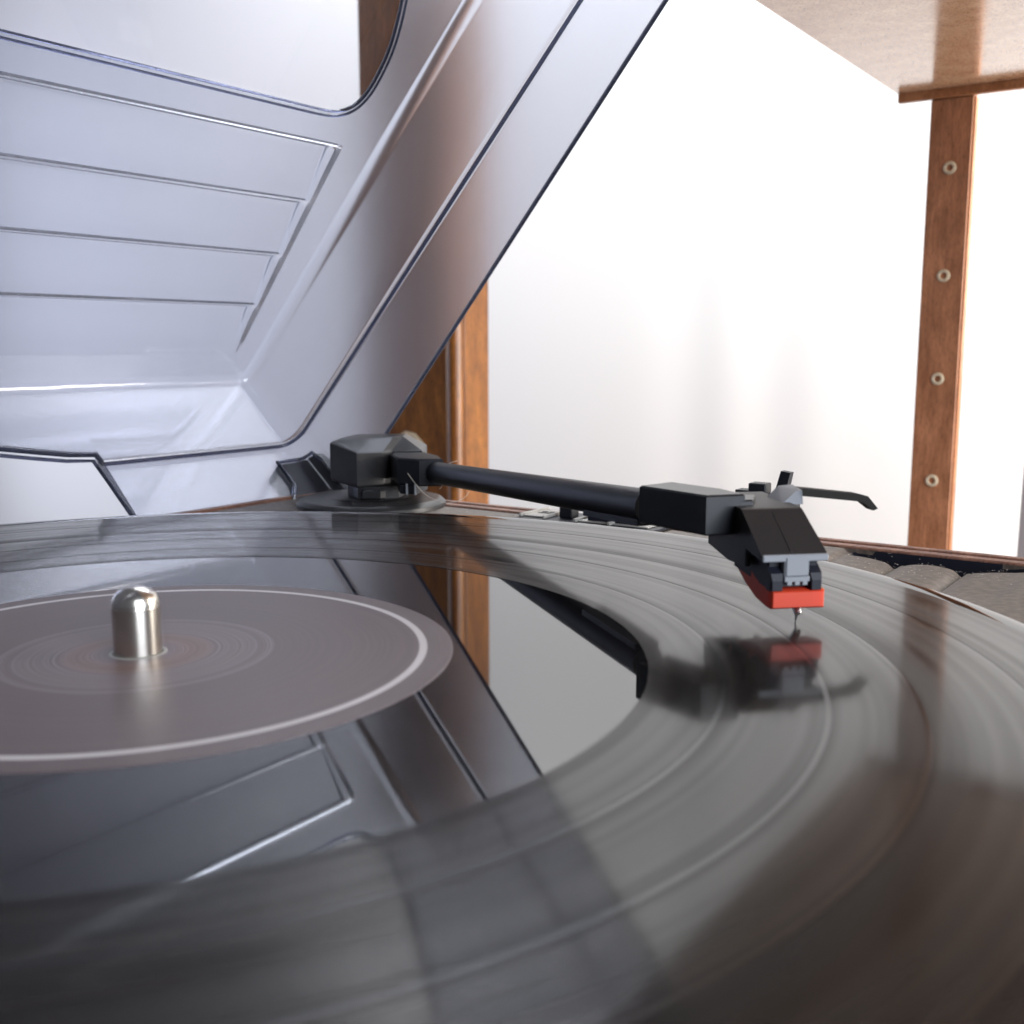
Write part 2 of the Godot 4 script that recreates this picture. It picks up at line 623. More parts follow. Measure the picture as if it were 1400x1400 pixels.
	# added dark bars stand in for dark internal reflection along ledge and rim
	var ledge := PackedVector3Array()
	for bb in base:
		var q: Vector2 = bb[0] + bb[1] * 1.3
		ledge.append(lid(q.x, q.y, minf(0.7, cut.call(bb[0]))))
	var lr := Shape.new()
	lr.tube(ledge, 0.75, 8, 0, true)
	obj("ledge_reflection_bar", lr, M.bead, t)
	var edge := PackedVector3Array()
	for bb in base:
		var q: Vector2 = bb[0] + bb[1] * 3.7
		edge.append(lid(q.x, q.y, minf(rim.call(bb[0]), cut.call(bb[0])) + 0.3))
	var er := Shape.new()
	er.tube(edge, 0.65, 8, 0, true)
	obj("edge_reflection_bar", er, M.bead, t)
	# the clear window and the double bead round it
	var pane := Shape.new()
	var lf := Transform3D(Basis(-U, LW, LN), LO)
	pane.extrude(Shape.inset(win, -0.05), lf, -34.3, -32.1, 0.0)
	var wn := obj("window", pane, M.clear, t)
	for off in [0.0, 1.7]:
		var path := PackedVector3Array()
		for i in win.size():
			var a: Vector2 = win[i]
			var n2: Vector2 = (win[(i + 1) % win.size()] - win[i - 1]).normalized().orthogonal()
			if n2.dot(a - Vector2(175, 180)) < 0:
				n2 = -n2
			path.append(lid(a.x + n2.x * (off - 0.6), a.y + n2.y * (off - 0.6), -31.7))
		var bd := Shape.new()
		bd.tube(path, 0.42, 8, 0, true)
		obj("window_bead", bd, M.bead, wn)
	# the hinge socket in the corner of the rear wall
	var hs := Shape.new()
	var rear := PackedVector2Array([Vector2(12.6, 8.6), Vector2(-2.6, 8.5), Vector2(-2.6, 31), Vector2(22, 31), Vector2(20.5, 27), Vector2(13.0, 21)])
	hs.extrude(rear, Transform3D(Basis(-U, LN, LW), LO), -13.0, -1.6, 0.6)
	var flank := PackedVector2Array([Vector2(-1.5, 8.6), Vector2(2.6, 9.8), Vector2(3.8, 15.0), Vector2(3.4, 31), Vector2(-1.5, 31)])
	hs.extrude(flank, Transform3D(Basis(LW, LN, -U), LO), -8.0, -1.7, 0.5)
	obj("hinge_socket", hs, M.pit, t)
	var hf := Shape.new()
	var path := PackedVector3Array([lid(20.0, -1.4, 28), lid(13.4, -1.4, 20), lid(13.2, -1.4, 8.2), lid(-0.6, -1.4, 8.0), lid(-1.4, 2.6, 8.8), lid(-1.4, 4.2, 14.0), lid(-1.4, 4.0, 26)])
	hf.tube(path, 0.8, 8)
	obj("hinge_frame", hf, M.bead, t)


# ---------------------------------------------------------------- turntable, record, arm
const CX := -59.1
const CZ := -168.6


func turntable() -> void:
	var t := thing("turntable", "dusty brown turntable deck under the record, with wood edged plinth and steel spindle", "turntable", at(-134, -86, 125))
	var body := Shape.new()
	tbox(body, -290, 22, -76, -5.6, 299.2, 302, 0.4)
	tbox(body, -290, 22, -76, -5.6, -50, -47.2, 0.4)
	tbox(body, -290, -287.2, -76, -5.7, -47.2, 299.2, 0.0)
	tbox(body, 19.2, 22, -76, -5.7, -47.2, 299.2, 0.0)
	obj("plinth", body, M.trim, t)
	var groove := Shape.new()
	tbox(groove, -287.2, 19.2, -75, -17.5, -47.2, 299.2, 0.0)
	obj("plinth_core", groove, M.pit, t)
	# feet
	for q in [[-262, -20], [-262, 270], [-8, -20], [-8, 270]]:
		var ft := Shape.new()
		ft.lathe([Vector2(0, -86), Vector2(13, -86), Vector2(14.5, -84), Vector2(15, -76.2), Vector2(0, -76.2)], Transform3D(Basis(), at(q[0], 0, q[1])), 24)
		obj("foot", ft, M.black, t)
	# inner border strip and the moulded deck with its finger wells
	var strip := Shape.new()
	tbox(strip, -286.2, 18.2, -17.4, -5.9, 294.2, 298.2, 0.5)
	obj("border_strip", strip, M.trim, t)
	var deck := Shape.new()
	var top := PackedVector3Array()
	var f0 := -112.0
	var f1 := -30.0
	var u0 := 226.0
	var u1 := 293.2
	var nf := 124
	var nu := 96
	var hgt := func(f: float, u: float) -> float:
		var inx := smoothstep(-93.0, -91.0, f) * smoothstep(-42.0, -50.0, f)
		var h := 0.0
		# three low mounds that run away from the trench, with creases between them
		var d := 0.0
		for v in [-77.0, -60.5]:
			d += 1.5 * exp(-pow((f - v) / 1.7, 2)) + 0.8 * exp(-pow((f - v) / 6.5, 2))
			d -= 0.9 * exp(-pow((f - v - 1.0) / 0.55, 2))
		d += 1.0
		h -= d * smoothstep(236.0, 262.0, u) * inx
		var edge := 289.8 - 1.6 * exp(-pow((f + 77.0) / 5.0, 2)) - 2.2 * exp(-pow((f + 58.0) / 6.0, 2))
		var tr := smoothstep(edge - 0.9, edge + 0.5, u) * smoothstep(-90.0, -88.5, f) * smoothstep(-46.0, -52.0, f)
		var far := smoothstep(293.1, 292.6, u)
		h = lerpf(h, -10.4, tr * far)
		h *= smoothstep(0.0, 1.0, (u - u0) / 2.0) * smoothstep(0.0, 1.0, (f - f0) / 2.0) * smoothstep(0.0, 1.0, (f1 - f) / 2.0)
		return -6.4 + h * smoothstep(293.2, 292.9, u)
	var us := []
	for i in nu + 1:
		us.append(lerpf(u0, 286.0, i / float(nu - 40)) if i <= nu - 40 else lerpf(286.0, u1, (i - nu + 40) / 40.0))
	for i in nf:
		for j in nu:
			var fa := lerpf(f0, f1, i / float(nf))
			var fb := lerpf(f0, f1, (i + 1) / float(nf))
			Shape.quad(top, at(fa, hgt.call(fa, us[j]), us[j]), at(fb, hgt.call(fb, us[j]), us[j]), at(fb, hgt.call(fb, us[j + 1]), us[j + 1]), at(fa, hgt.call(fa, us[j + 1]), us[j + 1]))
	for i in range(0, top.size(), 3):
		deck.p.append(top[i])
		deck.p.append(top[i + 1])
		deck.p.append(top[i + 2])
		for e in 3:
			deck.uv.append(Vector2.ZERO)
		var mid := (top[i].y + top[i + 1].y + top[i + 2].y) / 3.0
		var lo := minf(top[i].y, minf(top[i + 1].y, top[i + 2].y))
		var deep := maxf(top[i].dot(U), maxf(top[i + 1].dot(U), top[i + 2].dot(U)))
		deck.slot.append(1 if mid < -11.2 or (lo < -7.6 and deep > 292.4) else 0)  # trench faces get a dark colour: the shade of the deep recess painted in
	if (deck.p[1] - deck.p[0]).cross(deck.p[2] - deck.p[0]).y < 0:
		for i in range(0, deck.p.size(), 3):
			var h := deck.p[i + 1]
			deck.p[i + 1] = deck.p[i + 2]
			deck.p[i + 2] = h
	for r in [[-286.2, f0, -46.2, u1], [f1, 18.2, -46.2, u1], [f0, f1, -46.2, u0]]:
		tbox(deck, r[0], r[1], -17.3, -6.4, r[2], r[3], 0.0)
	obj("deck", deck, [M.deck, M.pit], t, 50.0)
	var pl := Shape.new()
	var ctr := Transform3D(Basis(), Vector3(CX, 0, CZ))
	pl.lathe([Vector2(0, -6.3), Vector2(145, -6.3), Vector2(146, -5.8), Vector2(146, -2.2), Vector2(145.4, -1.7), Vector2(0, -1.7)], ctr, 128)
	obj("platter", pl, M.black, t)
	var sp := Shape.new()
	sp.lathe([Vector2(0, -1.6), Vector2(3.7, -1.6), Vector2(3.7, 7.55), Vector2(3.62, 7.68), Vector2(3.62, 7.8), Vector2(3.66, 7.95), Vector2(3.5, 8.75), Vector2(3.1, 9.55), Vector2(2.5, 10.1), Vector2(1.7, 10.48), Vector2(0.8, 10.68), Vector2(0, 10.72)], ctr, 64)
	obj("spindle", sp, M.steel, t)
	# speed selector plate beside the arm
	var fr := Shape.new()
	tbox(fr, -193, -145, -6.2, -5.3, 272, 300.5, 0.2)
	obj("selector_plate", fr, M.pit, t)
	for r in [[-192.0, -184.2], [-171.6, -161.0], [-159.6, -148.0]]:
		var pt := Shape.new()
		tbox(pt, r[0], r[1], -5.2, -4.8, 284.5, 299.4, 0.15)
		obj("label_plate", pt, M.plate, t)
	for r in [[-192.8, -191.9], [-184.0, -183.2], [-172.8, -171.8], [-160.9, -159.8]]:
		var rb := Shape.new()
		tbox(rb, r[0], r[1], -5.2, -4.2, 283, 300, 0.2)
		obj("rib", rb, M.plate, t)
	var words := [["33", -188.1], ["45", -167.0]]
	for w in words:
		var tm := TextMesh.new()
		tm.text = w[0]
		tm.font = SystemFont.new()
		tm.font.font_names = PackedStringArray(["Droid Sans"])
		tm.font.font_weight = 700
		tm.font_size = 16
		tm.pixel_size = 0.0003
		tm.depth = 0.0002
		tm.material = M.ink
		var o := MeshInstance3D.new()
		o.name = "lettering"
		t.add_child(o, true)
		o.mesh = tm
		var inv := root_of(t).affine_inverse()
		o.transform = inv * Transform3D(Basis(F, U, UP), at(w[1], -4.72, 292) * MM)
	var kb := Shape.new()
	tbox(kb, -181.2, -176.6, -5.3, 0.6, 288.5, 293, 0.4)
	obj("speed_knob", kb, M.black, t)
	# block and catch that the arm is parked on
	var ar := Shape.new()
	tbox(ar, -169.5, -152.5, -6.3, -0.6, 286.0, 293.0, 0.5)
	tbox(ar, -165.0, -156.0, -0.7, 0.9, 287.0, 292.0, 0.4)
	obj("arm_stop", ar, M.pit, t)
	var ac := Shape.new()
	tbox(ac, -121, -103, -6.3, -3.6, 279, 292, 0.6)
	tbox(ac, -120, -104, -3.8, 7.6, 284.5, 289.5, 0.5)
	tbox(ac, -117.4, -112.4, 7.5, 10.5, 284.8, 289.4, 0.4)
	tbox(ac, -121.2, -117.4, 7.4, 8.4, 284.8, 289.4, 0.2)
	ac.loft([PackedVector3Array([at(-110.2, 7, 285), at(-107.2, 7, 285), at(-107.2, 7, 288.5), at(-110.2, 7, 288.5)]), PackedVector3Array([at(-108.4, 14.3, 285.4), at(-105.7, 14.0, 285.4), at(-105.7, 14.0, 288), at(-108.4, 14.3, 288)])])
	obj("arm_rest", ac, M.black, t)


func record() -> void:
	var t := thing("vinyl_record", "black vinyl record with plum grey label lying on the platter", "record", Vector3(CX, -1.6, CZ), 0.0)
	var ctr := Transform3D(Basis(), Vector3(CX, 0, CZ))
	var k := 1.0 / 150.0
	var ring := func(called: String, a: float, b: float, y: float, m: Material):
		var s := Shape.new()
		s.lathe([Vector2(a, -1.6), Vector2(a, y), Vector2(b, y), Vector2(b, -1.6)], ctr, 240, 0, true, k)
		return obj(called, s, m, t, 20.0)
	ring.call("plain_run_out", 49.7, 79.7, -0.10, M.vinyl)
	var edges := [79.7, 91.0, 105.0, 117.1, 132.6, 146.6]
	for i in 5:
		ring.call("groove_band", edges[i] + 0.4, edges[i + 1] - 0.4, -0.06 - 0.012 * (i % 2), M.groove)
	for i in range(1, 5):
		ring.call("track_gap", edges[i] - 0.4, edges[i] + 0.4, -0.10, M.gap)
	ring.call("track_gap", 79.7, 80.0, -0.12, M.vinyl)
	var rm := Shape.new()
	rm.lathe([Vector2(146.15, -1.6), Vector2(146.15, -0.08), Vector2(147.6, 0.12), Vector2(149.2, 0.10), Vector2(150.1, -0.15), Vector2(150.5, -0.7), Vector2(150.2, -1.3), Vector2(149.4, -1.6)], ctr, 240, 0, true)
	obj("rim_bead", rm, M.vinyl, t, 60.0)
	var lb := Shape.new()
	lb.lathe([Vector2(3.9, -1.5), Vector2(3.9, 0.0), Vector2(4.3, 0.05), Vector2(49.5, 0.0), Vector2(49.7, -0.1), Vector2(49.7, -1.5)], ctr, 200, 0, true, 1.0 / 50.0)
	var l := obj("label", lb, M.label, t, 40.0)
	l.set_meta("label", "plum grey paper label with a pale ring near its edge")
	var hr := Shape.new()
	hr.lathe([Vector2(3.85, -0.2), Vector2(3.85, 0.12), Vector2(4.25, 0.14), Vector2(4.45, 0.03), Vector2(4.45, -0.2)], ctr, 64, 0, true)
	obj("hole_rim", hr, M.plate, l)


func tonearm() -> void:
	var t := thing("tonearm", "black straight tonearm with red tipped cartridge resting on the record", "tonearm", at(-251, -6.3, 280))
	var P := Transform3D(Basis(Vector3.RIGHT, Vector3(0, 0, -1), UP), Vector3.ZERO)    # plan: x, -z, height
	var plan := func(pts: Array) -> PackedVector2Array:
		var o := PackedVector2Array()
		for q in pts: o.append(Vector2(q[0], -q[1]))
		return o
	var bs := Shape.new()
	bs.lathe([Vector2(0, -6.3), Vector2(25.6, -6.3), Vector2(25.4, -5.0), Vector2(24.2, -3.9), Vector2(22.8, -3.5), Vector2(15.5, -3.3), Vector2(14.8, -2.9), Vector2(0, -2.9)], Transform3D(Basis(), Vector3(-48.3, 0, -375)), 72)
	obj("pivot_base", bs, M.black_dust, t)
	var ft := Shape.new()
	ft.extrude(plan.call([[-56, -372], [-51.5, -363.5], [-43.5, -363], [-38, -366], [-36, -380], [-55, -384]]), P, -3.0, 1.4, 0.4)
	ft.extrude(plan.call([[-50.5, -364], [-49.5, -361.5], [-43.6, -361.5], [-42.0, -364]]), P, -2.6, 0.5, 0.5)
	obj("pivot_foot", ft, M.black_dust, t)
	# housing: upright walls, then a roof that slopes to the front edge
	var hs := Shape.new()
	var ring := func(pts: Array) -> PackedVector3Array:
		var o := PackedVector3Array()
		for q in pts: o.append(Vector3(q[0], q[1], q[2]))
		return o
	hs.loft([
		ring.call([[-61.6, 2.2, -374.5], [-51.2, 1.2, -361.6], [-43.4, 1.2, -367.0], [-41.6, 1.2, -370.5], [-31.0, 1.2, -371.5], [-31, 1.2, -391], [-57, 1.2, -394]]),
		ring.call([[-62.2, 3.0, -374.5], [-51.2, 2.0, -361.0], [-43.0, 2.0, -366.4], [-41.2, 2.0, -370.1], [-30.4, 2.0, -371.1], [-30.4, 2.0, -391.6], [-57.4, 2.0, -394.6]]),
		ring.call([[-62.2, 14.9, -374.5], [-51.2, 12.7, -361.0], [-43.0, 12.6, -366.4], [-40.4, 12.7, -370.1], [-30.4, 12.8, -371.1], [-30.4, 12.8, -391.6], [-57.4, 15, -394.6]]),
		ring.call([[-61.6, 15.5, -375.2], [-51.2, 13.2, -361.8], [-43.2, 13.1, -367.0], [-40.4, 13.2, -370.8], [-31.2, 13.3, -371.9], [-31.0, 13.4, -391.0], [-57.2, 15.6, -394.0]]),
		ring.call([[-58.6, 16.6, -378.0], [-54, 16.4, -374], [-46, 16.7, -374], [-40.4, 17.0, -374.6], [-37.5, 17.2, -377], [-37.5, 17.2, -388], [-55, 16.8, -391]])])
	obj("pivot_housing", hs, M.black_dust, t, 25.0)
	var br := Shape.new()
	br.extrude(plan.call([[-40.5, -366], [-36.9, -353.0], [-29.6, -348.6], [-22.0, -349.6], [-24, -360], [-31, -376], [-40, -376]]), P, 3.4, 12.2, 0.5)
	br.extrude(plan.call([[-38, -362], [-36.2, -352], [-30.5, -350], [-28, -362]]), P, 0.6, 3.5, 0.3)
	obj("arm_bracket", br, M.black, t)
	for q in [[-33.8, -350.4], [-31.0, -349.6]]:
		var pn := Shape.new()
		pn.box(Transform3D(Basis(), Vector3(q[0], 2.3, q[1])), Vector3.ZERO, Vector3(0.7, 3.6, 0.6), 0.15)
		obj("wire", pn, M.grey_plastic, t)
	# tube
	var a0 := Vector3(-21.4, 8.1, -342.8)
	var a1 := Vector3(15.7, 14.1, -248.7)
	var ax := (a1 - a0).normalized()
	var tb := Shape.new()
	tb.tube(PackedVector3Array([a0 - ax * 10, a0 - ax * 3, a1 + ax * 33]), 3.5, 32)
	obj("arm_tube", tb, M.black, t, 50.0)
	var sl := Shape.new()
	var af := Transform3D(Basis(ax.cross(UP).normalized(), ax.cross(UP).normalized().cross(ax), -ax), a1)
	sl.extrude(PackedVector2Array([Vector2(-3.0, -3.9), Vector2(2.4, -3.9), Vector2(2.4, 0), Vector2(-3.0, 0)]), af, -32, -6, 0.2)
	obj("clamp_rail", sl, M.black, t)
	# connector block behind the head
	var cb := Shape.new()
	cb.extrude(plan.call([[24.6, -210.5], [35.0, -196.0], [42.4, -198.2], [39.5, -206], [31.6, -216.5]]), P, 13.9, 21.3, 0.35)
	cb.extrude(plan.call([[38.5, -204.5], [41.5, -197.9], [44.0, -198.5], [46.0, -206.0]]), P, 14.2, 20.2, 0.3)
	obj("connector_block", cb, M.satin_black, t)
	# head, in the cartridge's own frame: x right, y up, z towards the camera
	var c := Vector3(0.16, 0, 0.987).normalized()
	var hf := Transform3D(Basis(Vector3(c.z, 0, -c.x), UP, c), Vector3(50, 0, -190))
	var slab := func(rows: Array) -> Array:
		var o := []
		for w in rows:      # [z, left, right, low, high]
			o.append(PackedVector3Array([hf * Vector3(w[1], w[3], w[0]), hf * Vector3(w[2], w[3], w[0]), hf * Vector3(w[2], w[4], w[0]), hf * Vector3(w[1], w[4], w[0])]))
		return o
	var hp := Shape.new()
	hp.loft(slab.call([[-27, -6.5, 3.6, 14.0, 18.8], [-26.4, -7.0, 4.0, 13.6, 19.3], [-14, -8.0, 3.4, 13.0, 19.3], [-6.4, -8.1, 3.3, 12.8, 19.1], [-5.6, -8.1, 3.3, 12.6, 18.8], [3.4, -8.0, 4.0, 11.5, 12.7], [3.9, -7.9, 3.9, 11.5, 12.2]]))
	obj("headshell", hp, M.shell, t, 20.0)
	var lp := Shape.new()
	lp.box(hf, Vector3(-1.95, 11.9, 4.05), Vector3(11.9, 1.25, 0.7), 0.25)
	obj("front_lip", lp, M.grey_plastic, t)
	var rg := Shape.new()
	rg.loft(slab.call([[-5.0, -2.6, -2.2, 17.6, 18.45], [3.2, -2.5, -2.1, 12.2, 12.95]]))
	obj("centre_rib", rg, M.shell, t)
	var sw := Shape.new()
	sw.loft(slab.call([[-25, -7.4, -6.6, 9.5, 14.2], [-12, -8.0, -7.0, 8.6, 13.5], [-4, -7.9, -6.9, 9.0, 13.0]]))
	sw.loft(slab.call([[-25, 2.6, 3.4, 9.5, 14.2], [-12, 2.4, 3.2, 8.6, 13.5], [-4, 2.4, 3.2, 9.0, 13.0]]))
	sw.loft(slab.call([[-30, -6.0, 1.0, 11.0, 16.0], [-24, -6.0, 1.0, 10.4, 15.0]]))
	obj("head_side", sw, M.black, t)
	# wedge at the root of the finger lift, then the lift itself
	var wd := Shape.new()
	wd.loft([
		PackedVector3Array([hf * Vector3(1.6, 19.0, -19), hf * Vector3(7.0, 19.0, -19), hf * Vector3(7.0, 21.6, -19), hf * Vector3(4.2, 21.4, -19)]),
		PackedVector3Array([hf * Vector3(1.8, 18.9, -11.6), hf * Vector3(5.8, 18.9, -11.0), hf * Vector3(5.8, 21.4, -11.6), hf * Vector3(5.0, 21.3, -12.2)])])
	obj("lift_root", wd, M.grey_plastic, t)
	var fl := Shape.new()
	var sec := func(x: float, y: float, z: float, d: Vector2, h: float, w: float) -> PackedVector3Array:
		var o := PackedVector3Array()
		for q in [[-1, -1], [1, -1], [1, 1], [-1, 1]]:
			o.append(hf * Vector3(x + d.x * q[1] * h, y + d.y * q[1] * h, z + q[0] * w))
		return o
	fl.loft([sec.call(5.0, 20.6, -16.5, Vector2(0, 1), 0.75, 1.6), sec.call(7.4, 20.6, -16.5, Vector2(0, 1), 0.75, 1.6), sec.call(18.7, 19.3, -16.5, Vector2(0.1, 1), 0.72, 1.5), sec.call(20.3, 18.9, -16.5, Vector2(0.6, 0.85), 0.72, 1.5), sec.call(22.4, 16.9, -16.5, Vector2(0.62, 0.25), 0.75, 1.5)])
	obj("finger_lift", fl, M.lift, t, 20.0)
	# cartridge
	var ct := Shape.new()
	ct.loft(slab.call([[-15, -5.6, 2.6, 8.0, 12.8], [-13.6, -6.2, 3.2, 7.2, 12.8], [2.0, -6.3, 3.0, 6.4, 11.4], [2.6, -6.0, 2.7, 6.6, 11.0]]))
	for e in [[-6.3, -4.1], [0.9, 3.0]]:
		ct.loft(slab.call([[2.0, e[0], e[1], 6.1, 10.6], [4.0, e[0], e[1], 6.1, 9.2], [4.5, e[0] + 0.2, e[1] - 0.2, 6.3, 8.0]]))
	var car := obj("cartridge", ct, M.pit, t, 20.0)
	var bk := Shape.new()
	bk.loft(slab.call([[2.4, -4.0, 0.5, 8.5, 12.0], [4.2, -4.0, 0.5, 8.7, 12.0], [4.6, -3.6, 0.3, 8.9, 12.0]]))
	bk.box(hf, Vector3(-1.6, 8.2, 3.6), Vector3(4.6, 1.0, 1.6), 0.2)
	obj("mounting_tab", bk, M.grey_plastic, car)
	for x in [-3.0, -1.6, -0.2]:
		var tp := Shape.new()
		tp.box(hf, Vector3(x, 7.5, 3.9), Vector3(0.9, 0.7, 1.2), 0.12)
		obj("terminal", tp, M.grey_plastic, car)
	var rd := Shape.new()
	rd.loft(slab.call([[-17.0, -5.4, 2.6, 9.2, 11.8], [-14, -5.9, 3.0, 7.6, 11.2], [-8, -6.2, 3.4, 5.3, 9.2], [-2.5, -6.3, 3.6, 3.7, 7.0], [2.2, -6.2, 3.65, 3.05, 6.3], [4.0, -6.1, 3.6, 3.0, 6.2], [4.4, -5.8, 3.3, 3.3, 5.9]]))
	obj("stylus_guard", rd, M.red, car, 40.0)
	var st := Shape.new()
	st.tube(PackedVector3Array([hf * Vector3(-0.3, 3.4, 0.4), hf * Vector3(-0.2, 2.3, 1.4), hf * Vector3(-0.15, 1.5, 2.0)]), 0.8, 12, 0, false, 0.65)
	st.tube(PackedVector3Array([hf * Vector3(-0.2, 1.8, 1.7), hf * Vector3(-0.25, 0.8, 1.5), hf * Vector3(-0.3, -0.03, 1.3)]), 0.36, 8, 0, false, 0.12)
	obj("stylus", st, M.aluminium, car, 60.0)


func grains(places: PackedVector3Array, least: float, most: float, parent: Node3D, rng: RandomNumberGenerator, m: Material) -> void:
	var s := Shape.new()
	for q in places:
		var r := rng.randf_range(least, most)
		var l := PackedVector3Array()
		for k in 4:
			var g := TAU * k / 4 + rng.randf() * 0.9
			l.append(q + Vector3(cos(g), 0, sin(g)) * r * rng.randf_range(0.6, 1.5))
		var top := q + UP * r * rng.randf_range(0.5, 1.0)
		var t := PackedVector3Array()
		for k in 4:
			t.append(l[k]); t.append(l[(k + 1) % 4]); t.append(top)
			t.append(l[(k + 1) % 4]); t.append(l[k]); t.append(q - UP * r * 0.3)
		s.piece(t)
	obj("dust", s, m, parent).set_meta("kind", "stuff")


func dust() -> void:
	var rng := RandomNumberGenerator.new()
	rng.seed = 77
	var deck := PackedVector3Array()
	for i in 200:
		var f := -77.0 + rng.randfn(0, 5.0) if i % 2 else -60.0 + rng.randfn(0, 6.0)
		var u := 290.0 - absf(rng.randfn(0, 9.0))
		deck.append(at(f, -7.0 - 1.9 * exp(-pow((f + 77) / 5.0, 2)) - 1.9 * exp(-pow((f + 60.5) / 5.0, 2)), u))
	for i in 120:
		deck.append(at(rng.randf_range(-280, -40), -6.35, rng.randf_range(268, 292)))
	grains(deck, 0.06, 0.19, get_node("turntable"), rng, M.fluff)
	var arm := PackedVector3Array()
	for i in 70:
		var g := rng.randf() * TAU
		arm.append(Vector3(-48.3 + cos(g) * rng.randf_range(15, 22), -3.2, -375 + sin(g) * rng.randf_range(15, 22)))
	for i in 30:
		arm.append(Vector3(rng.randf_range(-56, -39), 16.8, rng.randf_range(-389, -378)))
	grains(arm, 0.06, 0.16, get_node("tonearm"), rng, M.fluff)
	var cover := PackedVector3Array()
	for i in 46:
		var w := rng.randf_range(20, 170)
		cover.append(lid(1.6, w, rng.randf_range(-24, -4)) if i % 2 else lid(rng.randf_range(4, 16), w, -31.9))
	for i in 20:
		cover.append(lid(-1.9, rng.randf_range(10, 190), rng.randf_range(6, 22)))
	grains(cover, 0.06, 0.15, get_node("dust_cover"), rng, M.fluff)


# ---------------------------------------------------------------- woodwork and room
func shelving() -> void:
	var t := thing("shelf_unit", "varnished brown wooden shelf on a slim upright with a row of peg sockets", "shelf", at(-133, -700, 555))
	var b := Shape.new()
	tbox(b, -158.5, 150, 165, 183, 150, 549, 0.8)
	obj("shelf_board", b, M.shelf, t)
	var l := Shape.new()
	tbox(l, -158, 150, 161, 183.4, 549.1, 552.6, 0.6)
	obj("shelf_lip", l, M.trim_light, t)
	var u := Shape.new()
	tbox(u, -143.2, -124.3, -700, 160.9, 551.4, 559, 0.5)
	tbox(u, -143.0, -124.5, 160.7, 420, 552.8, 558.8, 0.5)
	obj("upright", u, M.upright, t)
	var bd := Shape.new()
	tbox(bd, -124.3, -123.4, -700, 160.8, 552.6, 557.8, 0.4)
	obj("edge_band", bd, M.trim_light, t)
	for y in [129.6, 80.5, 32.2, -16.8, -65.6]:
		var s := Shape.new()
		var tf := Transform3D(Basis(F, -U, UP), at(-133.2, y, 551.4))
		s.lathe([Vector2(1.45, -2.0), Vector2(1.45, 0.7), Vector2(1.9, 1.0), Vector2(2.7, 0.8), Vector2(3.05, 0.3), Vector2(3.05, -2.0)], tf, 32, 0, true)
		var o := obj("peg_socket", s, M.ivory, t)
		var h := Shape.new()
		h.lathe([Vector2(0, -1.6), Vector2(1.44, -1.6), Vector2(1.44, -0.5), Vector2(0, -0.5)], tf, 24)
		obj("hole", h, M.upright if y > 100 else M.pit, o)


func left_post() -> void:
	var t := thing("wooden_post", "tall reddish brown wooden post with a shiny rounded edge behind the open lid", "post", at(-530, -700, 660))
	var a := Shape.new()
	tbox(a, -581, -499.5, -700, 335, 640, 690, 1.0)
	obj("post_board", a, M.post, t)
	var b := Shape.new()
	b.tube(PackedVector3Array([at(-496.0, -700, 645.5), at(-496.0, 335, 645.5)]), 6.0, 32)
	obj("edge_bead", b, M.post, t, 60.0)
	var c := Shape.new()
	tbox(c, -499.4, -490.6, -700, 335, 650, 680, 0.8)
	obj("side_board", c, M.post, t)
	var d := Shape.new()
	d.loft([PackedVector3Array([at(-548, -30, 640.2), at(-522, -30, 640.2), at(-522, -24, 640.2), at(-530, -17.5, 640.2), at(-540, -16, 640.2), at(-546, -19, 640.2)]), PackedVector3Array([at(-547, -30, 638.8), at(-524, -30, 638.8), at(-524, -25, 638.8), at(-531, -18.5, 638.8), at(-540, -17, 638.8), at(-545, -20, 638.8)])])
	var o := obj("splintered_patch", d, M.chip, t)
	o.set_meta("label", "pale bare patch low on the post")


